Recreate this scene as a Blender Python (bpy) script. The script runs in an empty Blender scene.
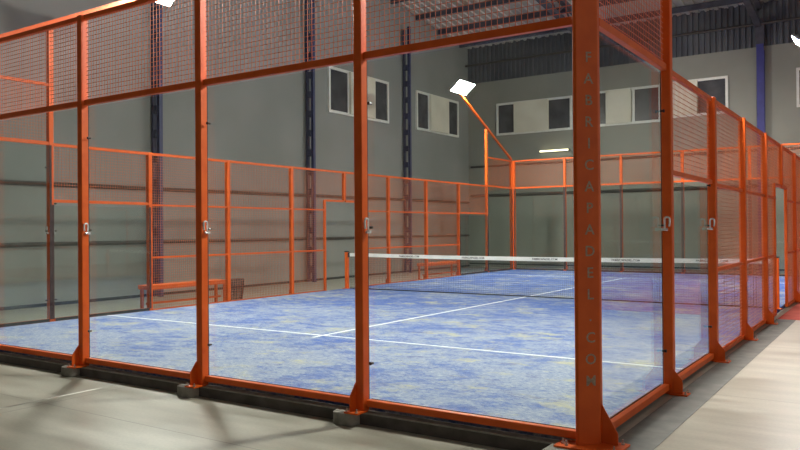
import bpy, bmesh, math, random
from mathutils import Vector, Matrix
random.seed(7)
sc = bpy.context.scene
COL = sc.collection
PI = math.pi

# ------------------------------------------------------------------ materials
def new_mat(name):
    m = bpy.data.materials.new(name); m.use_nodes = True
    nt = m.node_tree; nt.nodes.clear()
    return m, nt
def N(nt, t, **kw):
    n = nt.nodes.new(t)
    for k, v in kw.items():
        if k in n.inputs: n.inputs[k].default_value = v
        else: setattr(n, k, v)
    return n
def L(nt, a, b): nt.links.new(a, b)
def ramp(nt, fac, stops):
    r = nt.nodes.new('ShaderNodeValToRGB')
    e = r.color_ramp.elements
    while len(e) < len(stops): e.new(0.5)
    for i, (p, c) in enumerate(stops):
        e[i].position = p; e[i].color = (*c, 1) if len(c) == 3 else c
    L(nt, fac, r.inputs['Fac']); return r
def noise_mat(name, c1, c2, scale=5, rough=.5, metal=0, lo=.35, hi=.65, bump=0, stretch=(1, 1, 1), detail=4, rr=None):
    m, nt = new_mat(name)
    out = N(nt, 'ShaderNodeOutputMaterial'); b = N(nt, 'ShaderNodeBsdfPrincipled')
    b.inputs['Roughness'].default_value = rough; b.inputs['Metallic'].default_value = metal
    L(nt, b.outputs[0], out.inputs[0])
    tc = N(nt, 'ShaderNodeTexCoord'); mp = N(nt, 'ShaderNodeMapping')
    mp.inputs['Scale'].default_value = stretch
    L(nt, tc.outputs['Object'], mp.inputs[0])
    no = N(nt, 'ShaderNodeTexNoise'); no.inputs['Scale'].default_value = scale; no.inputs['Detail'].default_value = detail
    L(nt, mp.outputs[0], no.inputs['Vector'])
    r = ramp(nt, no.outputs['Fac'], [(lo, c1), (hi, c2)])
    L(nt, r.outputs[0], b.inputs['Base Color'])
    if rr:
        q = ramp(nt, no.outputs['Fac'], [(lo, (rr[0],)*3), (hi, (rr[1],)*3)]); L(nt, q.outputs[0], b.inputs['Roughness'])
    if bump:
        bp = N(nt, 'ShaderNodeBump'); bp.inputs['Strength'].default_value = bump; bp.inputs['Distance'].default_value = .02
        L(nt, no.outputs['Fac'], bp.inputs['Height']); L(nt, bp.outputs[0], b.inputs['Normal'])
    return m
def emit_mat(name, col, s):
    m, nt = new_mat(name)
    out = N(nt, 'ShaderNodeOutputMaterial'); e = N(nt, 'ShaderNodeEmission')
    e.inputs[0].default_value = (*col, 1); e.inputs[1].default_value = s
    L(nt, e.outputs[0], out.inputs[0]); return m

ORANGE = noise_mat('orange_powder_coat', (.66, .095, .008), (.74, .118, .011), 6, .46)
ORANGE.node_tree.nodes['Principled BSDF'].inputs['Specular IOR Level'].default_value = .32
ORANGE_WIRE = noise_mat('orange_wire', (.62, .16, .055), (.72, .20, .075), 3, .4)
CHROME = noise_mat('chrome', (.92, .90, .86), (.97, .96, .94), 8, .25, .6)
DARK_BOLT = noise_mat('dark_bolt', (.03, .015, .01), (.05, .025, .02), 20, .4)
GALV = noise_mat('galvanised_bolt', (.45, .35, .3), (.6, .5, .45), 30, .35, .8)
STENCIL = noise_mat('grey_stencil_letters', (.34, .23, .15), (.46, .35, .25), 60, .7)
KERB = noise_mat('dark_concrete_kerb', (.075, .062, .054), (.12, .10, .088), 6, .85, bump=.2)
STRIP = noise_mat('dark_grey_strip', (.13, .127, .118), (.19, .184, .168), 5, .75)
PADM = noise_mat('cast_concrete_pad', (.19, .175, .15), (.28, .26, .225), 14, .9, bump=.3)
WALLM = noise_mat('grey_plaster_wall', (.25, .255, .235), (.29, .292, .272), .5, .85, detail=6)
WALLF = noise_mat('pale_grey_wall', (.25, .25, .215), (.30, .30, .255), .5, .85, detail=6)
SEAL = noise_mat('dark_edge_seal', (.04, .022, .02), (.07, .036, .034), 6, .8)
BLUED = noise_mat('dark_blue_lattice_paint', (.035, .04, .10), (.05, .055, .14), 3, .5)
BASEM = noise_mat('dark_skirting', (.03, .03, .03), (.05, .05, .048), 6, .8)
CLAD = noise_mat('corrugated_cladding', (.08, .084, .098), (.13, .135, .145), .8, .55, .1)
ROOF = noise_mat('corrugated_roof', (.46, .45, .40), (.62, .60, .54), .5, .45, .1)
STEEL = noise_mat('dark_roof_steel', (.05, .05, .065), (.085, .085, .105), 4, .6)
BLUE = noise_mat('blue_steel_paint', (.035, .035, .17), (.05, .05, .23), 3, .5)
LATT = noise_mat('dark_blue_lacing', (.03, .032, .07), (.05, .05, .10), 3, .6)
PIPE = noise_mat('dark_pipe', (.05, .045, .04), (.08, .07, .06), 5, .5)
WFRAME = noise_mat('white_window_frame', (.72, .72, .66), (.8, .8, .74), 5, .5)
WBLIND = noise_mat('cream_window_panel', (.70, .67, .54), (.78, .75, .62), 1.5, .7)
WDARK = noise_mat('dark_window_glass', (.05, .05, .055), (.085, .085, .09), 2, .25)
BLACK = noise_mat('black_plastic', (.012, .012, .014), (.025, .025, .03), 10, .5)
TAPE = noise_mat('white_net_tape', (.74, .73, .68), (.82, .81, .76), 4, .8)
NETM = noise_mat('dark_net_cord', (.02, .022, .03), (.04, .045, .06), 10, .9)
INK = noise_mat('dark_tape_print', (.03, .03, .035), (.05, .05, .055), 10, .8)
REDT = noise_mat('red_artificial_turf', (.40, .045, .03), (.52, .085, .055), 2.5, .9)
LINE = noise_mat('white_turf_line', (.66, .70, .74), (.85, .87, .88), 9, .9)
FLINE = noise_mat('patchy_white', (.28, .26, .22), (.80, .78, .72), 1.6, .6, lo=.42, hi=.56)
LENS = emit_mat('floodlight_led', (1, .965, .90), 400)
TUBE = emit_mat('warm_fluorescent_tube', (1, .86, .55), 3.0)
HOUS = noise_mat('grey_lamp_housing', (.2, .2, .2), (.3, .3, .3), 5, .4, .6)

def glass_mat():
    m, nt = new_mat('toughened_glass')
    out = N(nt, 'ShaderNodeOutputMaterial'); mix = N(nt, 'ShaderNodeMixShader')
    tr = N(nt, 'ShaderNodeBsdfTransparent'); tr.inputs[0].default_value = (.925, .962, .945, 1)
    gl = N(nt, 'ShaderNodeBsdfGlossy'); gl.inputs['Roughness'].default_value = .015
    lw = N(nt, 'ShaderNodeLayerWeight'); lw.inputs['Blend'].default_value = .5
    p = N(nt, 'ShaderNodeMath', operation='POWER'); p.inputs[1].default_value = 5
    mu = N(nt, 'ShaderNodeMath', operation='MULTIPLY_ADD'); mu.inputs[1].default_value = .90; mu.inputs[2].default_value = .042
    L(nt, lw.outputs['Facing'], p.inputs[0]); L(nt, p.outputs[0], mu.inputs[0]); L(nt, mu.outputs[0], mix.inputs[0])
    L(nt, tr.outputs[0], mix.inputs[1]); L(nt, gl.outputs[0], mix.inputs[2]); L(nt, mix.outputs[0], out.inputs[0])
    return m
GLASS = glass_mat()

def turf_mat():
    m, nt = new_mat('blue_sanded_turf')
    out = N(nt, 'ShaderNodeOutputMaterial'); b = N(nt, 'ShaderNodeBsdfPrincipled')
    b.inputs['Roughness'].default_value = .9; L(nt, b.outputs[0], out.inputs[0])
    tc = N(nt, 'ShaderNodeTexCoord')
    def nz(scale, detail, sx=1, sy=1, rough=.6, off=0):
        mp = N(nt, 'ShaderNodeMapping'); mp.inputs['Scale'].default_value = (sx, sy, 1); mp.inputs['Location'].default_value = (off, off, 0)
        mp.inputs['Rotation'].default_value = (0, 0, -.55)
        n = N(nt, 'ShaderNodeTexNoise'); n.inputs['Scale'].default_value = scale; n.inputs['Detail'].default_value = detail; n.inputs['Roughness'].default_value = rough
        L(nt, tc.outputs['Object'], mp.inputs[0]); L(nt, mp.outputs[0], n.inputs['Vector']); return n.outputs['Fac']
    def mix(f, a, c, mode='MIX'):
        x = N(nt, 'ShaderNodeMixRGB'); x.blend_type = mode
        if hasattr(f, 'links'): L(nt, f, x.inputs[0])
        else: x.inputs[0].default_value = f
        for k, v in ((1, a), (2, c)):
            if isinstance(v, tuple): x.inputs[k].default_value = (*v, 1)
            else: L(nt, v, x.inputs[k])
        return x.outputs[0]
    blue = ramp(nt, nz(14, 6, 1, 1.6, rough=.8), [(.34, (.012, .045, .25)), (.66, (.06, .15, .45))]).outputs[0]
    sand = ramp(nt, nz(17, 6, 1, 1.5, off=3, rough=.85), [(.38, (.10, .155, .33)), (.62, (.41, .45, .49))]).outputs[0]
    fbig = nz(.6, 5, off=9.4, rough=.62)
    fmid = nz(3.2, 6, 1, 1.6, rough=.74, off=1.3)
    s = N(nt, 'ShaderNodeMath', operation='MULTIPLY_ADD'); s.inputs[1].default_value = .45
    L(nt, fbig, s.inputs[0])
    h = N(nt, 'ShaderNodeMath', operation='MULTIPLY'); h.inputs[1].default_value = .55; L(nt, fmid, h.inputs[0]); L(nt, h.outputs[0], s.inputs[2])
    # more sand has been walked to the service end of the court (small Y)
    sep = N(nt, 'ShaderNodeSeparateXYZ'); L(nt, tc.outputs['Object'], sep.inputs[0])
    mr = N(nt, 'ShaderNodeMapRange'); mr.inputs[1].default_value = 2; mr.inputs[2].default_value = 10; mr.inputs[3].default_value = .055; mr.inputs[4].default_value = -.03
    L(nt, sep.outputs['Y'], mr.inputs[0])
    ad = N(nt, 'ShaderNodeMath', operation='ADD'); L(nt, s.outputs[0], ad.inputs[0]); L(nt, mr.outputs[0], ad.inputs[1])
    f = ramp(nt, ad.outputs[0], [(.44, (0, 0, 0)), (.585, (1, 1, 1))]).outputs[0]
    c = mix(f, blue, sand)
    yf = ramp(nt, nz(1.1, 7, 1, 1.3, rough=.8, off=5), [(.53, (0, 0, 0)), (.64, (.85, .85, .85))]).outputs[0]
    c = mix(yf, c, (.43, .42, .27))
    df = ramp(nt, nz(1.7, 5, 1, 1.6, rough=.75, off=15), [(.56, (0, 0, 0)), (.72, (.75, .75, .75))]).outputs[0]
    c = mix(df, c, (.035, .055, .24))
    L(nt, c, b.inputs['Base Color']); return m
TURF = turf_mat()

def floor_mat():
    m, nt = new_mat('polished_concrete_floor')
    out = N(nt, 'ShaderNodeOutputMaterial'); b = N(nt, 'ShaderNodeBsdfPrincipled'); L(nt, b.outputs[0], out.inputs[0])
    tc = N(nt, 'ShaderNodeTexCoord'); mp = N(nt, 'ShaderNodeMapping'); mp.inputs['Rotation'].default_value = (0, 0, .45)
    mp.inputs['Scale'].default_value = (1, 4.2, 1)
    L(nt, tc.outputs['Object'], mp.inputs[0])
    n1 = N(nt, 'ShaderNodeTexNoise'); n1.inputs['Scale'].default_value = .9; n1.inputs['Detail'].default_value = 5; L(nt, mp.outputs[0], n1.inputs['Vector'])
    n2 = N(nt, 'ShaderNodeTexNoise'); n2.inputs['Scale'].default_value = 40; n2.inputs['Detail'].default_value = 3; L(nt, tc.outputs['Object'], n2.inputs['Vector'])
    r = ramp(nt, n1.outputs['Fac'], [(.32, (.27, .25, .20)), (.68, (.43, .40, .33))])
    r2 = ramp(nt, n2.outputs['Fac'], [(.3, (.92, .92, .92)), (.7, (1.03, 1.03, 1.03))])
    x = N(nt, 'ShaderNodeMixRGB'); x.blend_type = 'MULTIPLY'; x.inputs[0].default_value = 1
    L(nt, r.outputs[0], x.inputs[1]); L(nt, r2.outputs[0], x.inputs[2])
    # saw-cut slab joints, 4 m x 5 m
    br = N(nt, 'ShaderNodeTexBrick'); br.offset = 0; br.inputs['Scale'].default_value = 1
    br.inputs['Mortar Size'].default_value = .006; br.inputs['Brick Width'].default_value = 4.1; br.inputs['Row Height'].default_value = 3.3
    mp3 = N(nt, 'ShaderNodeMapping'); mp3.inputs['Location'].default_value = (.9, -2.2, 0); L(nt, tc.outputs['Object'], mp3.inputs[0]); L(nt, mp3.outputs[0], br.inputs['Vector'])
    y = N(nt, 'ShaderNodeMixRGB'); L(nt, br.outputs['Fac'], y.inputs[0]); L(nt, x.outputs[0], y.inputs[1]); y.inputs[2].default_value = (.2, .18, .15, 1)
    L(nt, y.outputs[0], b.inputs['Base Color'])
    q = ramp(nt, n1.outputs['Fac'], [(.3, (.30,)*3), (.7, (.45,)*3)]); L(nt, q.outputs[0], b.inputs['Roughness'])
    return m
FLOORM = floor_mat()

# ------------------------------------------------------------------ geometry helpers
class MB:
    def __init__(s): s.v = []; s.f = []
    def box(s, x0, x1, y0, y1, z0, z1):
        b = len(s.v)
        s.v += [(x, y, z) for z in (z0, z1) for x, y in ((x0, y0), (x1, y0), (x1, y1), (x0, y1))]
        s.f += [[b+i for i in q] for q in ((3,2,1,0),(4,5,6,7),(0,1,5,4),(1,2,6,5),(2,3,7,6),(3,0,4,7))]
        return s
    def prism(s, poly, axis, a, b_):
        """poly: list of 2D points in the plane normal to axis; extruded from a to b_"""
        n = len(poly); b = len(s.v)
        def P(u, v, w): return {'z': (u, v, w), 'y': (u, w, v), 'x': (w, u, v)}[axis]
        s.v += [P(u, v, a) for u, v in poly] + [P(u, v, b_) for u, v in poly]
        s.f += [[b+i for i in range(n)][::-1], [b+n+i for i in range(n)]]
        s.f += [[b+i, b+(i+1) % n, b+n+(i+1) % n, b+n+i] for i in range(n)]
        return s
    def rod(s, p, q, r, n=8, r2=None):
        p = Vector(p); q = Vector(q); d = (q-p).normalized()
        a = d.orthogonal().normalized(); c = d.cross(a); r2 = r if r2 is None else r2
        b = len(s.v)
        for pt, rr in ((p, r), (q, r2)):
            for i in range(n):
                t = 2*PI*i/n; s.v.append(tuple(pt + a*rr*math.cos(t) + c*rr*math.sin(t)))
        s.f += [[b+i, b+(i+1) % n, b+n+(i+1) % n, b+n+i] for i in range(n)]
        s.f += [[b+i for i in range(n)][::-1], [b+n+i for i in range(n)]]
        return s
    def beam(s, p, q, w, h):
        """rectangular bar between p and q, h measured towards world up"""
        p = Vector(p); q = Vector(q); d = (q-p).normalized()
        a = d.cross(Vector((0, 0, 1)))
        a = a.normalized() if a.length > 1e-4 else Vector((1, 0, 0))
        u = a.cross(d); b = len(s.v)
        for pt in (p, q):
            for i, j in ((-1, -1), (1, -1), (1, 1), (-1, 1)):
                s.v.append(tuple(pt + a*w/2*i + u*h/2*j))
        s.f += [[b+i for i in q_] for q_ in ((3,2,1,0),(4,5,6,7),(0,1,5,4),(1,2,6,5),(2,3,7,6),(3,0,4,7))]
        return s
    def tube(s, pts, r, n=8):
        pts = [Vector(p) for p in pts]; b0 = len(s.v); prev = None
        for k, p in enumerate(pts):
            d = (pts[min(k+1, len(pts)-1)] - pts[max(k-1, 0)]).normalized()
            a = d.orthogonal().normalized() if prev is None else (prev - d*prev.dot(d)).normalized()
            prev = a; c = d.cross(a)
            for i in range(n):
                t = 2*PI*i/n; s.v.append(tuple(p + a*r*math.cos(t) + c*r*math.sin(t)))
        for k in range(len(pts)-1):
            for i in range(n):
                s.f.append([b0+k*n+i, b0+k*n+(i+1) % n, b0+(k+1)*n+(i+1) % n, b0+(k+1)*n+i])
        s.f += [[b0+i for i in range(n)][::-1], [b0+(len(pts)-1)*n+i for i in range(n)]]
        return s
    def mesh(s, name, mat, bevel=0, smooth=False):
        me = bpy.data.meshes.new(name); me.from_pydata(s.v, [], s.f)
        bm = bmesh.new(); bm.from_mesh(me)
        bmesh.ops.recalc_face_normals(bm, faces=bm.faces)
        if bevel: bmesh.ops.bevel(bm, geom=list(bm.edges), offset=bevel, segments=1, affect='EDGES', clamp_overlap=True)
        bm.to_mesh(me); bm.free()
        if smooth:
            for p in me.polygons: p.use_smooth = True
            me.set_sharp_from_angle(angle=.7)
        me.materials.append(mat); return me
    def build(s, name, mat, parent=None, bevel=0, smooth=False, label=None):
        o = bpy.data.objects.new(name, s.mesh(name, mat, bevel, smooth)); COL.objects.link(o)
        if parent: o.parent = parent
        if label: o['label'] = label
        return o
def tag(o, label, cat, group=None):
    o['label'] = label; o['category'] = cat
    if group: o['group'] = group
    return o
def struct(o): o['kind'] = 'structure'; return o
def empty(name, loc, label, cat, group=None, rz=0):
    o = bpy.data.objects.new(name, None); COL.objects.link(o); o.empty_display_size = .1
    o.location = loc; o.rotation_euler = (0, 0, rz); return tag(o, label, cat, group)
def dup(root, loc, rz, label, sx=1):
    def cp(o, parent):
        c = o.copy(); COL.objects.link(c); c.parent = parent
        for ch in list(o.children): cp(ch, c)
        return c
    kids = [k for k in root.children]
    r = root.copy(); COL.objects.link(r)
    for k in kids: cp(k, r)
    r.location = loc; r.rotation_euler = (0, 0, rz); r['label'] = label
    return r

FZ = -.15                      # hall floor level; the turf surface is z = 0
KZ = -.045                     # top of the kerb under the cage
# ------------------------------------------------------------------ setting
struct(MB().box(-14, 10, -9, 24, FZ-.2, FZ).box(.104, 10, -.45, 24, FZ, KZ-.004).box(.002, .104, .002, 19.998, FZ, KZ-.004).build('floor', FLOORM))
struct(MB().box(-14.25, -14, -9, 24.25, FZ-.2, 7.95).box(-14.25, -14.06, -9, 24.25, 7.95, 12).build('wall_left', WALLM))
struct(MB().box(-14.25, 10.25, 24, 24.25, FZ-.2, 7.9).build('wall_back', WALLF))
struct(MB().box(-14.25, 10.25, -9.25, -9, FZ-.2, 12).build('wall_front_unseen', WALLM))  # unseen wall behind the camera, added to keep the post fronts dark
struct(MB().box(-14, -13.975, -9, 24, FZ, FZ+.07).build('baseboard_left', BASEM))
struct(MB().box(-13.975, 10, 23.975, 24, KZ, FZ+.16).build('baseboard_back', BASEM))

def corr_profile(a, b, pitch, depth):
    pts = []; x = a
    while x < b:
        pts += [(x, 0), (x+pitch*.42, 0), (x+pitch*.5, depth), (x+pitch*.92, depth)]; x += pitch
    return pts
# ribbed cladding above the back wall
prof = corr_profile(-14, 10, .2, .06)
m = MB()
for (x, d) in prof: m.v += [(x, 24.02+d, 7.9), (x, 24.02+d, 9.55), (x, 24.14, 7.9), (x, 24.14, 9.55)]
for i in range(len(prof)-1):
    b = 4*i; m.f += [[b, b+4, b+5, b+1], [b+2, b+3, b+7, b+6]]
struct(m.build('wall_back_cladding', CLAD))
# ribbed roof, rising from the back wall to a ridge and down again
m = MB(); prof = corr_profile(-14.3, 10.3, .33, .05)
RY = [(24.4, 9.42), (8, 11.3), (-9, 9.6)]
for (x, d) in prof:
    for y, z in RY: m.v += [(x, y, z+d), (x, y, z+.1)]
for i in range(len(prof)-1):
    for k in range(2):
        b = 6*i+2*k; m.f += [[b, b+2, b+8, b+6], [b+1, b+7, b+9, b+3]]
struct(m.build('ceiling', ROOF))
def roof_z(y): return 9.42 + (24.4-y)/16.4*1.88 if y > 8 else 11.3 - (8-y)/17*1.7

# roof steel: rafters run with the court, purlins across it
def rafter(x, label):
    r = empty('roof_truss', (x, 0, 0), label, 'roof truss', 'lattice trusses under the roof')
    a = MB(); b = MB(); c = MB()
    ys = [23.9, 8, -8.8]
    for k in range(2):
        z0, z1 = roof_z(ys[k]), roof_z(ys[k+1])
        a.beam((0, ys[k], z0-.2), (0, ys[k+1], z1-.2), .2, .16)
        b.beam((0, ys[k], z0-.85), (0, ys[k+1], z1-.85), .2, .16)
    y = 23.9; up = True
    while y > -8:
        y2 = y-.8
        c.beam((0, y, roof_z(y)-(.25 if up else .8)), (0, y2, roof_z(y2)-(.8 if up else .25)), .06, .06)
        y = y2; up = not up
    a.build('top_chord', STEEL, r); b.build('bottom_chord', STEEL, r); c.build('lacing', STEEL, r)
    return r
rafter(-2.25, 'dark steel roof truss meeting the blue column of the back wall')
rafter(-8.2, 'dark steel roof truss above the middle of the court')
rafter(3.75, 'dark steel roof truss nearest the right hand wall of the hall')
y = 23.2; k = 0
while y > -2:
    z = roof_z(y)
    o = MB().box(-13.95, 9.95, y-.05, y+.05, z-.20, z-.004).build('roof_purlin', STEEL)
    tag(o, 'dark purlin under the ribbed roof, %s' % (
        'nearest the back wall' if k == 0 else 'one of the row in front of the back wall'), 'purlin', 'purlins under the ribbed roof')
    y -= 1.75; k += 1
o = MB().rod((-13.9, 23.62, 8.62), (9.9, 23.62, 8.62), .045, 10).build('service_pipe', PIPE, smooth=True)
tag(o, 'thin dark pipe high across the ribbed cladding of the back wall', 'pipe')
for x in (-10.7, -4.35, 1.6):
    h = MB().box(x-.03, x+.03, 23.58, 24.015, 8.66, 8.72).build('bracket', PIPE, o)

# columns on the left wall: dark lattice against the wall with a blue front chord
def lattice_column(y, label):
    r = empty('lattice_column', (-14, y, FZ), label, 'column', 'lattice columns along the left wall')
    H = 9.4
    MB().box(.345, .36, -.055, .055, 0, H).box(.265, .28, -.055, .055, 0, H).box(.28, .345, -.008, .008, 0, H).build('front_chord', BLUED, r)
    MB().box(.061, .12, -.06, .06, 0, 9.3).build('wall_chord', LATT, r)
    m = MB(); z = .3
    while z < 7.9:
        m.box(.1205, .2645, -.045, .045, z, z+.2); z += .62
    m.build('lacing', LATT, r)
lattice_column(7.15, 'blue lattice column on the left wall beside the nearer floodlight')
lattice_column(13.1, 'blue lattice column on the left wall, left of the first white framed window')
lattice_column(18.75, 'blue lattice column on the left wall between the two windows')
r = empty('wall_column', (-2.2, 24, FZ), 'solid blue steel column on the back wall at the far right', 'column')
MB().box(-.12, .12, -.22, -.20, 0, 8.1).box(-.12, .12, -.02, -.003, 0, 7.9).box(-.012, .012, -.20, -.02, 0, 8.0).build('shaft', BLUE, r)
MB().box(-.13, .13, -.22, -.02, 8.1, 9.0).build('head', STEEL, r, label='dark steel head of the column')
MB().box(-.2, .2, -.25, -.003, 0, .03).build('base_plate', BLUE, r)

# wall pipes
def wall_pipe(p, q, r_, label):
    o = MB().rod(p, q, r_, 8).build('wall_pipe', PIPE, smooth=True); return tag(o, label, 'pipe', 'dark pipes along the hall walls')
wall_pipe((-13.95, -8, 2.52), (-13.95, 23.9, 2.66), .05, 'upper of the two dark pipes running along the left wall')
wall_pipe((-13.955, -8, 1.24), (-13.955, 23.9, 1.22), .045, 'lower of the two dark pipes running along the left wall')
wall_pipe((-13.85, 23.94, 2.95), (9.9, 23.94, 2.95), .06, 'lower of the two dark pipes across the back wall')
wall_pipe((-13.85, 23.95, 4.22), (9.9, 23.95, 4.22), .045, 'upper of the two dark pipes across the back wall')

# windows. segments: (u0,u1,kind)
def window(n, wall, z0, z1, segs, framed=None):
    u0, u1 = segs[0][0], segs[-1][1]
    def bx(m, a, b, d0, d1, c, d):
        if wall == 'left': m.box(-14+d0, -14+d1, a, b, c, d)
        else: m.box(a, b, 24-d1, 24-d0, c, d)
    f = MB(); t = .09
    bx(f, u0-t, u1+t, .002, .07, z1, z1+t); bx(f, u0-t, u1+t, .002, .07, z0-t, z0)
    bx(f, u0-t, u0, .002, .07, z0, z1); bx(f, u1, u1+t, .002, .07, z0, z1)
    for s in segs[1:]:
        if wall == 'left' or n == 4: bx(f, s[0]-t/2, s[0]+t/2, .002, .07, z0, z1)
    root = struct(f.build('window_%d' % n, WFRAME))
    for a, b, kd in segs:
        m = MB()
        if kd == 'd':
            bx(m, a, b, .004, .03, z0, z1); m.build('pane', WDARK, root)
        else:
            bx(m, a, b, .004, .16, z0-.03, z1+.05); m.build('closed_panel', WBLIND, root)
window(1, 'left', 5.53, 6.9, [(14.3, 15.3, 'd'), (15.3, 16.75, 'w'), (16.75, 17.65, 'd')])
window(2, 'left', 5.53, 6.9, [(19.75, 20.6, 'd'), (20.6, 22.05, 'w'), (22.05, 22.95, 'd')])
window(3, 'back', 5.60, 6.8, [(-12.5, -11.73, 'd'), (-11.73, -10.2, 'w'), (-10.2, -9.28, 'd')])
window(4, 'back', 5.62, 6.85, [(-8.5, -7.75, 'd'), (-7.75, -6.78, 'w'), (-6.70, -5.75, 'd')])
window(5, 'back', 5.72, 6.9, [(-5.62, -4.34, 'w'), (-4.32, -3.38, 'd')])
window(6, 'back', 5.72, 6.9, [(-1.0, -.1, 'd'), (-.1, 1.2, 'w'), (1.2, 2.1, 'd')])

# lit tube on the back wall
r = empty('wall_light', (-9.95, 24, 4.70), 'lit warm fluorescent tube fitting on the back wall below the middle window', 'wall light')
MB().box(-.66, .66, -.07, -.002, -.045, .045).build('housing', HOUS, r, bevel=.005)
MB().rod((-.62, -.105, 0), (.62, -.105, 0), .035, 12).build('tube', TUBE, r, smooth=True)
for q in (-.64, .64): MB().box(q-.02, q+.02, -.15, -.071, -.04, .04).build('end_cap', HOUS, r)

# ------------------------------------------------------------------ court base
t = MB().box(-9.978, -.022, .022, 19.978, -.12, 0).build('artificial_turf', TURF)
tag(t, 'blue sanded artificial turf covering the whole court inside the orange cage', 'turf')
def cl(a, b, c, d): MB().box(a, b, c, d, .0003, .004).build('court_line', LINE, t, label='white line inlaid in the blue turf')
cl(-9.975, -.025, 3.025, 3.075); cl(-9.975, -.025, 16.925, 16.975); cl(-5.025, -4.975, 2.83, 3.025); cl(-5.025, -4.975, 3.075, 16.925); cl(-5.025, -4.975, 16.975, 17.17)
kb = .10
tag(MB().box(-10-kb, kb, -kb, -.001, FZ, KZ-.012).build('concrete_kerb', KERB), 'dark concrete kerb under the near glass wall of the court', 'kerb')
MB().box(-10-kb, kb, -kb-.004, -.001, KZ-.012, KZ).build('ledge', PADM, bpy.data.objects['concrete_kerb'], label='pale grey top ledge')
tag(MB().box(-10-kb, kb, 20.001, 20+kb, FZ, KZ).build('concrete_kerb', KERB), 'dark concrete kerb under the far end wall of the court', 'kerb')
tag(MB().box(-10-kb, -10.001, 0, 20, FZ, KZ).build('concrete_kerb', KERB), 'dark concrete kerb under the left side of the court', 'kerb')
tag(MB().box(.105, .40, -.44, 8.74, KZ-.004, KZ-.001).build('dark_floor_strip', STRIP), 'darker grey strip on the concrete along the foot of the right side wall', 'concrete strip')  # thin strip in a darker grey than the floor beside it
tag(MB().box(.125, 9.5, 8.75, 23.5, KZ-.004, KZ+.002).build('red_turf', REDT), 'red surface on the hall floor beyond the grey concrete at right', 'floor covering')
tag(MB().box(-5.21, -5.17, -2.6, -.14, FZ, FZ+.002).build('white_floor_line', FLINE), 'patchy white line on the grey hall floor before the kerb', 'floor marking')  # thin strip, white broken up by noise patches

def padshape(x, y, w, d, top, label):
    m = MB(); pts = []
    for k in range(13):
        a = PI + PI*k/12; pts.append((w/2*math.copysign(abs(math.cos(a))**.55, math.cos(a)), -d+.10+.10*math.sin(a)*1.0))
    pts = [(-w/2, 0)] + pts + [(w/2, 0)]
    m.prism(pts, 'z', 0, top-FZ)
    o = m.build('concrete_footing', PADM, bevel=.004); o.location = (x, y, FZ)
    return tag(o, label, 'footing', 'concrete footings under the near posts')
order = ['first', 'second', 'third', 'fourth']
for i, x in enumerate((-2, -4, -6, -8)):
    padshape(x-.10, -kb-.006, .24, .12, KZ-.001, 'rounded concrete footing under the %s orange post left of the lettered corner post' % order[i])
# square footing below the corner post
o = MB().box(-.26, .10, -.34, -kb-.002, FZ, KZ-.001).build('concrete_footing', PADM, bevel=.008)
tag(o, 'square concrete footing under the lettered corner post', 'footing', 'concrete footings under the near posts')

# ------------------------------------------------------------------ posts
# local frame of a post: wall plane is local Y=0, the outside is local -Y, base at z=0 (world KZ)
def make_post(h, label, gusset=True):
    r = empty('fence_post', (0, 0, 0), label, 'post', 'orange posts of the court cage')
    MB().box(-.042, .042, -.088, 0, 0, h).build('column', ORANGE, r, bevel=.006)
    if gusset:
        MB().prism([(-.088, .012), (-.17, .012), (-.17, .12), (-.162, .145), (-.088, .24)], 'x', -.043, -.033).build('gusset', ORANGE, r)
        MB().box(-.07, .07, -.215, -.06, 0, .012).build('base_plate', ORANGE, r)
        for sx, sy in ((-.052, -.196), (.052, -.196)):
            MB().rod((sx, sy, .012), (sx, sy, .024), .013, 6).rod((sx, sy, .024), (sx, sy, .045), .006, 6).build('anchor_bolt', GALV, r)
    return r
HP = 4.0-KZ
ends = [('near', 0, 0), ('far', 20, PI)]
p4 = None
words = {-2: 'first', -4: 'second', -6: 'third', -8: 'fourth'}
for nm, Y, rz in ends:
    for x in (-2, -4, -6, -8):
        lab = 'tall orange post of the %s glass wall, %s left of the right corner' % (nm, words[x])
        if p4 is None: p4 = make_post(HP, lab); p4.location = (x, Y, KZ)
        else: dup(p4, (x, Y, KZ), rz, lab)
# side posts: rz maps local -Y to outside
p5 = make_post(4.955-KZ, 'x'); p3 = make_post(3.0-KZ, 'x')
used = set()
def side(nmside, X, rz):
    def put(src, y, lab):
        if src.name in used: return dup(src, (X, y, KZ), rz, lab)
        used.add(src.name); src.location = (X, y, KZ); src.rotation_euler = (0, 0, rz); src['label'] = lab; return src
    put(p5, 2, 'tallest orange post of the %s side wall near the camera, under the lamp arm' % nmside)
    put(p5, 18, 'tallest orange post of the %s side wall at the far end, under the lamp arm' % nmside)
    for y, w in ((4, 'second from the near corner'), (6, 'third from the near corner'), (8, 'just before the gateway'),
                 (12, 'just beyond the gateway'), (14, 'third from the far corner'), (16, 'second from the far corner')):
        put(p3, y, 'three metre orange post of the %s side wall, %s' % (nmside, w))
side('right', 0, PI/2)
side('left', -10, -PI/2)

# far corner and near left corner posts
def corner_post(x, y, label):
    r = empty('corner_post', (x, y, KZ), label, 'post', 'plain corner posts of the court cage')
    sx = 1 if x == 0 else -1; sy = 1 if y > 0 else -1
    m = MB().prism([(-.087*sx, 0), (-.087*sx, .09*sy), (-.02*sx, .09*sy), (.09*sx, -.02*sy), (.09*sx, -.087*sy), (0, -.087*sy), (0, 0)], 'z', 0, HP)
    m.build('column', ORANGE, r)
    MB().box(min(.002*sx, .14*sx), max(.002*sx, .14*sx), min(.002*sy, .14*sy), max(.002*sy, .14*sy), 0, .012).build('base_plate', ORANGE, r)
corner_post(-10, 0, 'near left corner post of the court cage')
corner_post(-10, 20, 'far left corner post of the court cage')
corner_post(0, 20, 'far right corner post of the court cage')

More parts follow.
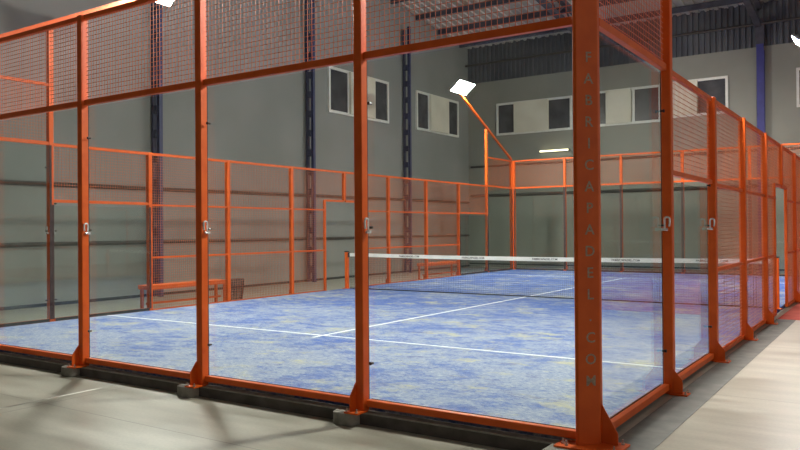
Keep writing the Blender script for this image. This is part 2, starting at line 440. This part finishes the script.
# the lettered corner post
cp = empty('lettered_corner_post', (0, 0, KZ), 'broad orange corner post lettered FABRICAPADEL.COM from top to bottom', 'post')
A = (-.058, -.088); B = (.058, .028)
MB().prism([(-.085, -.088), A, B, (.058, .075), (0, .075), (0, 0), (-.085, 0)], 'z', 0, HP).build('column', ORANGE, cp, bevel=.003)
MB().prism([(.059, .012), (.175, .012), (.175, .09), (.059, .29)], 'y', .045, .057).build('gusset', ORANGE, cp)
MB().prism([(-.21, -.19), (.24, -.19), (.24, .12), (.002, .12), (.002, -.002), (-.21, -.002)], 'z', 0, .012).build('base_plate', ORANGE, cp)
for sx, sy in ((-.17, -.11), (-.13, -.15), (.20, -.12), (.20, .08)):
    MB().rod((sx, sy, .012), (sx, sy, .024), .014, 6).rod((sx, sy, .024), (sx, sy, .05), .007, 6).build('anchor_bolt', GALV, cp)
def text_mesh(s, size, name, mat, depth=.0015, bold=0):
    cu = bpy.data.curves.new(name, 'FONT'); cu.body = s; cu.size = size; cu.align_x = 'CENTER'; cu.align_y = 'CENTER'
    cu.extrude = depth; cu.offset = bold; cu.resolution_u = 3
    o = bpy.data.objects.new(name, cu); COL.objects.link(o)
    dg = bpy.context.evaluated_depsgraph_get(); dg.update()
    me = bpy.data.meshes.new_from_object(o.evaluated_get(dg)); me.name = name
    bpy.data.objects.remove(o); bpy.data.curves.remove(cu)
    me.materials.clear(); me.materials.append(mat); return me
cx_, cy_ = (A[0]+B[0])/2 + .008, (A[1]+B[1])/2 + .008
for k, ch in enumerate('FABRICAPADEL.COM'):
    z = 2.715 - k*.1535
    me = text_mesh(ch, .105, 'letter', STENCIL, .001, .0009)
    o = bpy.data.objects.new('letter', me); COL.objects.link(o); o.parent = cp
    o.rotation_euler = (PI/2, 0, PI/4); o.location = (cx_+.0012*.707, cy_-.0012*.707, z-KZ)
    o['label'] = 'grey letter %s' % ch if ch != '.' else 'grey full stop'

# ------------------------------------------------------------------ glass panels
# local frame: wall plane local Y=0, outside -Y, panel spans local x 0..2, z from 0
def make_glass(h, x0=.055, x1=1.945):
    r = empty('glass_panel', (0, 0, 0), 'x', 'glass panel', 'clear glass panels of the court')
    MB().box(x0-.012, x1+.012, .0, .012, .04, h-.055).build('pane', GLASS, r)
    MB().box(x0, x1, .0125, .02, 0.001, .05).build('seal', BASEM, r, label='dark rubber seal')
    MB().box(x0-.054, x0-.017, .0005, .009, .04, h-.04).build('edge_seal', SEAL, r, label='dark vertical edge seal'); MB().box(x1+.017, x1+.054, .0005, .009, .04, h-.04).build('edge_seal', SEAL, r, label='dark vertical edge seal')
    MB().box(x0-.008, x1+.008, -.055, -.0005, -.008, .05).build('sill', ORANGE, r, bevel=.004, label='orange bottom rail')
    return r
def add_clamps(r, h, xa=.055, xb=1.945, edge='low'):
    # chrome clamps and dark studs, standing off the glass beside the post
    zc = 1.54
    x0, q = (xa+.008, 1) if edge == 'low' else (xb-.008, -1)
    pts = [(x0, -.028, zc-.055), (x0, -.028, zc-.01), (x0, -.028, zc+.03)] + \
          [(x0, -.051+.023*math.cos(a), zc+.035+.023*math.sin(a)) for a in [PI*k/6 for k in range(7)]] + [(x0, -.074, zc+.0), (x0, -.068, zc-.03)]
    MB().tube(pts, .0095, 8).build('clamp', CHROME, r, smooth=True, label='chrome glass clamp')
    MB().box(x0-.012, x0+.016, -.036, -.0005, zc-.07, zc-.045).build('clamp_foot', CHROME, r, bevel=.002)
    MB().rod((x0, -.037, zc-.058), (x0, -.056, zc-.058), .014, 8).build('clamp_nut', CHROME, r, smooth=True)
    MB().rod((x0, -.013, zc-.02), (x0+.035*q, -.013, zc-.02), .011, 8).build('clamp_bolt', DARK_BOLT, r, label='dark clamp bolt')
    for z in (.36, h-.42):
        MB().rod((x0+.02*q, -.0005, z), (x0+.02*q, -.03, z), .010, 10).rod((x0+.02*q, -.03, z), (x0+.02*q, -.04, z), .015, 10).build('stud', DARK_BOLT, r, label='dark glass stud')
g3 = make_glass(3.0); add_clamps(g3, 3.0)
g2 = make_glass(2.0); add_clamps(g2, 2.4, edge='high')
g3a = make_glass(3.0, .055, 1.90); add_clamps(g3a, 3.0, .055, 1.90)     # stops short of a corner post at its high-x end
g3b = make_glass(3.0, .10, 1.945); add_clamps(g3b, 3.0, .10, 1.945)     # the same at its low-x end
g3c = make_glass(3.0, .10, 1.945); add_clamps(g3c, 3.0, .10, 1.945, 'high')
gl_used = set()
def put_glass(src, loc, rz, lab):
    if src.name in gl_used: return dup(src, loc, rz, lab)
    gl_used.add(src.name); src.location = loc; src.rotation_euler = (0, 0, rz); src['label'] = lab
pos = ['between the lettered corner post and the next post', 'second from the lettered corner post', 'in the middle of the wall', 'fourth from the lettered corner post', 'at the left corner']
for k in range(5): put_glass((g3a, g3, g3, g3, g3b)[k], (-2-2*k, 0, 0), 0, 'glass panel of the near end wall, %s' % pos[k])
pos = ['at the left corner', 'second from the left corner', 'in the middle of the wall', 'second from the right corner', 'at the right corner']
for k in range(5): put_glass((g3a, g3, g3, g3, g3b)[k], (-8+2*k, 20, 0), PI, 'clear glass panel of the far end wall, %s' % pos[k])
put_glass(g3c, (0, 0, 0), PI/2, 'tall glass panel of the right side wall beside the lettered corner post')
put_glass(g2, (0, 2, 0), PI/2, 'shorter glass panel of the right side wall, second from the lettered corner post')
put_glass(g2, (0, 16, 0), PI/2, 'two metre glass panel of the right side wall, second from its far corner')
put_glass(g3a, (0, 18, 0), PI/2, 'tall glass panel of the right side wall at its far corner')
put_glass(g3a, (-10, 2, 0), -PI/2, 'tall glass panel of the left side wall at the near left corner')
put_glass(g2, (-10, 4, 0), -PI/2, 'two metre glass panel of the left side wall, left of the near bench')
put_glass(g2, (-10, 18, 0), -PI/2, 'two metre glass panel of the left side wall, second from the far corner')
put_glass(g3c, (-10, 20, 0), -PI/2, 'tall glass panel of the left side wall at the far corner')

# ------------------------------------------------------------------ wire mesh panels
WIRE = .0042
def wires(x0, x1, z0, z1, hole=None):
    m = MB(); w = WIRE/2
    def clip(a, b, lo, hi): return [(a, b)] if hi <= a or lo >= b else [s for s in ((a, lo), (hi, b)) if s[1]-s[0] > .01]
    n = round((x1-x0)/.05)
    for i in range(1, n):
        x = x0+(x1-x0)*i/n
        segs = clip(z0, z1, hole[2], hole[3]) if hole and hole[0] < x < hole[1] else [(z0, z1)]
        for a, b in segs: m.box(x-w, x+w, -.03-w, -.03+w, a, b)
    n = round((z1-z0)/.05)
    for i in range(1, n):
        z = z0+(z1-z0)*i/n
        segs = clip(x0, x1, hole[0], hole[1]) if hole and hole[2] < z < hole[3] else [(x0, x1)]
        for a, b in segs: m.box(a, b, -.03+w, -.03+3*w, z-w, z+w)
    return m
def make_mesh_panel(z0, z1, mids=(), hole=None, top=.05, bot=.045, xa=.045, xb=1.955):
    r = empty('mesh_panel', (0, 0, 0), 'x', 'mesh panel', 'orange wire mesh panels of the court')
    wires(xa+.005, xb-.005, z0, z1, hole).build('wire_mesh', ORANGE_WIRE, r)
    def rail(a, b, c, d, nm='rail'): MB().box(a, b, -.055, -.004, c, d).build(nm, ORANGE, r)
    rail(xa, xb, z1-top, z1, 'top_rail')
    if hole is None or hole[2] > z0+.1: rail(xa, xb, z0, z0+bot, 'bottom_rail')
    else:
        if hole[0] > .1: rail(.045, hole[0], z0, z0+bot, 'bottom_rail')
        else: rail(hole[1], 1.955, z0, z0+bot, 'bottom_rail')
    for z in mids:
        a, b = .045, 1.955
        if hole and hole[2] < z < hole[3]:
            if hole[0] > .1: b = hole[0]
            else: a = hole[1]
        rail(a, b, z-.018, z+.018, 'middle_rail')
    if hole:
        x = hole[0] if hole[0] > .1 else hole[1]
        rail(x-.03, x+.03, z0, hole[3]+.03, 'gateway_jamb')
        a, b = (x+.03, 1.955) if hole[0] > .1 else (.045, x-.03)
        rail(a, b, hole[3]-.01, hole[3]+.04, 'gateway_lintel')
    if hole and hole[0] < .1: MB().box(-.04, .04, -.08, 0, 2.25, 3).build('short_post', ORANGE, r, bevel=.004, label='short post above the gateway')
    return r
mEnd = make_mesh_panel(2.96, 4.0, bot=.06)
mEndA = make_mesh_panel(2.96, 4.0, bot=.06, xb=1.905)
mEndB = make_mesh_panel(2.96, 4.0, bot=.06, xa=.095)
mSide2 = make_mesh_panel(2.0, 3.0)
mFull = make_mesh_panel(-.03, 3.0, (1.0, 2.0))
mGateA = make_mesh_panel(-.03, 3.0, (1.0, 2.0), (1.2, 2.0, -.1, 2.22))     # opening at the high-x side
mGateB = make_mesh_panel(-.03, 3.0, (1.0, 2.0), (0.0, .8, -.1, 2.22))      # opening at the low-x side
mu = set()
def put_mesh(src, loc, rz, lab):
    if src.name in mu: return dup(src, loc, rz, lab)
    mu.add(src.name); src.location = loc; src.rotation_euler = (0, 0, rz); src['label'] = lab
pos = ['beside the lettered corner post', 'second from the lettered corner post', 'in the middle', 'fourth from the lettered corner post', 'at the left corner']
for k in range(5): put_mesh((mEndA, mEnd, mEnd, mEnd, mEndB)[k], (-2-2*k, 0, 0), 0, 'orange wire mesh panel above the near end glass, %s' % pos[k])
pos = ['at the left corner', 'second from the left corner', 'in the middle', 'second from the right corner', 'at the right corner']
for k in range(5): put_mesh((mEndA, mEnd, mEnd, mEnd, mEndB)[k], (-8+2*k, 20, 0), PI, 'orange wire mesh panel above the far end glass, %s' % pos[k])
def side_mesh(nm, X, rz, lowx):
    # lowx(y): the world y of the panel's local origin for the bay y..y+2
    o = lambda y: (X, y if rz > 0 else y+2, 0)
    put_mesh(mEndB if rz > 0 else mEndA, o(0), rz, 'mesh panel over the tall glass of the %s side wall at the near corner' % nm)
    put_mesh(mSide2, o(2), rz, 'low mesh panel over the shorter glass of the %s side wall, near end' % nm)
    put_mesh(mFull, o(4), rz, 'full height orange mesh panel of the %s side wall next to the near glass' % nm)
    put_mesh(mFull, o(6), rz, 'full height mesh panel of the %s side wall, last before the gateway' % nm)
    put_mesh(mGateA if rz > 0 else mGateB, o(8), rz, 'mesh panel framing the near half of the gateway in the %s side wall' % nm)
    put_mesh(mGateB if rz > 0 else mGateA, o(10), rz, 'mesh panel framing the far half of the gateway in the %s side wall' % nm)
    put_mesh(mFull, o(12), rz, 'full height mesh panel of the %s side wall, first beyond the gateway' % nm)
    put_mesh(mFull, o(14), rz, 'full height orange mesh panel of the %s side wall next to the far glass' % nm)
    put_mesh(mSide2, o(16), rz, 'low mesh panel over the shorter glass of the %s side wall, far end' % nm)
    put_mesh(mEndA if rz > 0 else mEndB, o(18), rz, 'mesh panel over the tall glass of the %s side wall at the far corner' % nm)
side_mesh('right', 0, PI/2, None)
side_mesh('left', -10, -PI/2, None)

# ------------------------------------------------------------------ floodlights on slanting arms
# local: arm starts at the origin (corner, z=4) and runs along +Y (towards the net); court is at local +X
def make_lamp(sx):
    r = empty('floodlight', (0, 0, 0), 'x', 'floodlight', 'twin floodlights on the slanting arms')
    MB().beam((-.05*sx, -.02, 4.04), (-.05*sx, 4.05, 6.04), .06, .06).build('arm', ORANGE, r)
    MB().box(-.05, .05, 3.55, 4.45, 5.95, 5.99).box(-.02, .02, 3.98, 4.02, 5.94, 6.0).build('cross_bar', HOUS, r)
    for s in (-1, 1):
        hd = bpy.data.objects.new('lamp_head', MB().box(-.25, .25, -.24, .24, 0, .07).mesh('lamp_head', HOUS, .01))
        COL.objects.link(hd); hd.parent = r
        hd.location = (.16*sx, 4+.26*s, 6.06); hd.rotation_euler = (0, math.radians(-40)*sx, 0)
        MB().box(-.23, .23, -.22, .22, -.006, -.0005).build('led_lens', LENS, hd)
        f = MB()
        for q in range(7): f.box(-.2+.06*q, -.19+.06*q, -.16, .16, .07, .11)
        f.build('cooling_fins', HOUS, hd)
    return r
lampL = make_lamp(1); lampR = make_lamp(-1)
lampL.location = (-10, 0, 0); lampL['label'] = 'glaring twin floodlight on the slanting arm of the left side wall, nearer one'
o = dup(lampR, (-10, 20, 0), PI, 'glaring twin floodlight on the slanting arm of the left side wall, farther one')
lampR.location = (0, 0, 0); lampR['label'] = 'twin floodlight on the slanting arm above the right side wall, nearer one'
o = dup(lampL, (0, 20, 0), PI, 'twin floodlight on the slanting arm above the right side wall, farther one')

# ------------------------------------------------------------------ net
n = empty('net', (0, 10, 0), 'dark court net with a white printed top tape across the blue turf', 'net')
def topz(x): return .90 - .035*(1-((x+5)/4.93)**2)
nm = MB(); w = .0014; x = -9.86
while x < -.14:
    nm.box(x-w, x+w, -w, w, .012, topz(x)-.03); x += .046
z = .055
while z < .84: nm.box(-9.86, -.14, w, 3*w, z-w, z+w); z += .046
nm.build('net_mesh', NETM, n)
tp = MB(); K = 40
for i in range(K):
    xa = -9.86+9.72*i/K; xb = -9.86+9.72*(i+1)/K
    b = len(tp.v)
    for xx in (xa, xb): tp.v += [(xx, -.009, topz(xx)-.075), (xx, .009, topz(xx)-.075), (xx, .009, topz(xx)+.012), (xx, -.009, topz(xx)+.012)]
    tp.f += [[b, b+4, b+7, b+3], [b+1, b+2, b+6, b+5], [b+3, b+7, b+6, b+2], [b, b+1, b+5, b+4]]
tape = tp.build('top_tape', TAPE, n)
MB().box(-9.86, -.14, -.01, .01, .004, .026).build('bottom_cord', NETM, n)
tm = text_mesh('FABRICAPADEL.COM', .062, 'tape_print', INK, .0008, .0015)
for x in (-8.05, -6.3, -4.55, -2.8, -1.15):
    o = bpy.data.objects.new('tape_print', tm); COL.objects.link(o); o.parent = tape
    o.rotation_euler = (PI/2, 0, 0); o.location = (x, -.0105, topz(x)-.033)
def net_post(x, label):
    r = empty('net_post', (x, 10, 0), label, 'net post', 'posts of the court net')
    MB().box(-.04, .04, -.04, .04, .008, .93).build('column', ORANGE, r, bevel=.004)
    MB().box(-.09, .09, -.09, .09, 0, .01).build('base_plate', ORANGE, r)
    MB().box(-.045, .045, -.045, .045, .93, .955).build('cap', BLACK, r)
    if x < -5: MB().box(.041, .09, -.012, .012, .80, .92).build('winch', BLACK, r)
net_post(-9.96, 'short orange net post in the left gateway')
net_post(-.04, 'short orange net post in the right gateway')

# ------------------------------------------------------------------ benches and basket outside the left side
def bench(loc, length, label):
    r = empty('bench', loc, label, 'bench', 'orange benches outside the left side wall')
    MB().box(-.18, .18, 0, length, .50, .585).build('seat', ORANGE, r, bevel=.006)
    for y in (.06, length-.06):
        MB().box(-.16, -.11, y-.025, y+.025, 0, .5).box(.11, .16, y-.025, y+.025, 0, .5).box(-.16, .16, y-.02, y+.02, .06, .1).build('leg', ORANGE, r)
    MB().box(-.02, .02, .06, length-.06, .2, .24).build('stretcher', ORANGE, r)
bench((-10.55, 4.25, FZ), 2.05, 'orange bench behind the mesh on the left, beside the black basket')
bench((-10.55, 14.55, FZ), 2.15, 'orange bench behind the mesh on the left near the far end')
r = empty('waste_basket', (-10.55, 6.72, FZ), 'black wire waste basket at the end of the nearer orange bench', 'basket')
m = MB(); nb = 26
for i in range(nb):
    a = 2*PI*i/nb; m.rod((.12*math.cos(a), .12*math.sin(a), .01), (.175*math.cos(a), .175*math.sin(a), .55), .006, 5)
for q in range(9):
    f = q/8; rr = .12+.055*f; z = .01+.54*f
    m.tube([(rr*math.cos(2*PI*i/24), rr*math.sin(2*PI*i/24), z) for i in range(25)], .005, 5)
m.build('wire_body', BLACK, r)
m = MB(); m.tube([(.178*math.cos(2*PI*i/24), .178*math.sin(2*PI*i/24), .56) for i in range(25)], .012, 6); m.build('rim', BLACK, r)
MB().prism([(.12*math.cos(2*PI*i/24), .12*math.sin(2*PI*i/24)) for i in range(24)], 'z', 0, .012).build('bottom', BLACK, r)

# ------------------------------------------------------------------ world, camera
w = bpy.data.worlds.new('World'); sc.world = w; w.use_nodes = True
bg = w.node_tree.nodes['Background']; bg.inputs[0].default_value = (.95, .93, .88, 1); bg.inputs[1].default_value = .33

cam = bpy.data.cameras.new('camera'); co = bpy.data.objects.new('camera', cam); COL.objects.link(co)
yaw, pit, rol, f = -.589170311, .00593353, -.00749067, 747.999
cam.sensor_width = 36; cam.lens = f*36/800; cam.clip_start = .05; cam.clip_end = 200
fw = Vector((math.sin(yaw)*math.cos(pit), math.cos(yaw)*math.cos(pit), math.sin(pit)))
r_ = Vector((math.cos(yaw), -math.sin(yaw), 0)); u_ = r_.cross(fw)
R = r_*math.cos(rol)+u_*math.sin(rol); U = -r_*math.sin(rol)+u_*math.cos(rol)
M = Matrix((R, U, -fw)).transposed().to_4x4(); M.translation = Vector((1.84290, -5.19443, 1.50114))
co.matrix_world = M
sc.camera = co
vs = sc.view_settings; vs.view_transform = 'Standard'; vs.look = 'None'; vs.gamma = 1; vs.use_curve_mapping = False; vs.exposure = .55
sc.cycles.transparent_max_bounces = 32
sc.cycles.max_bounces = 8
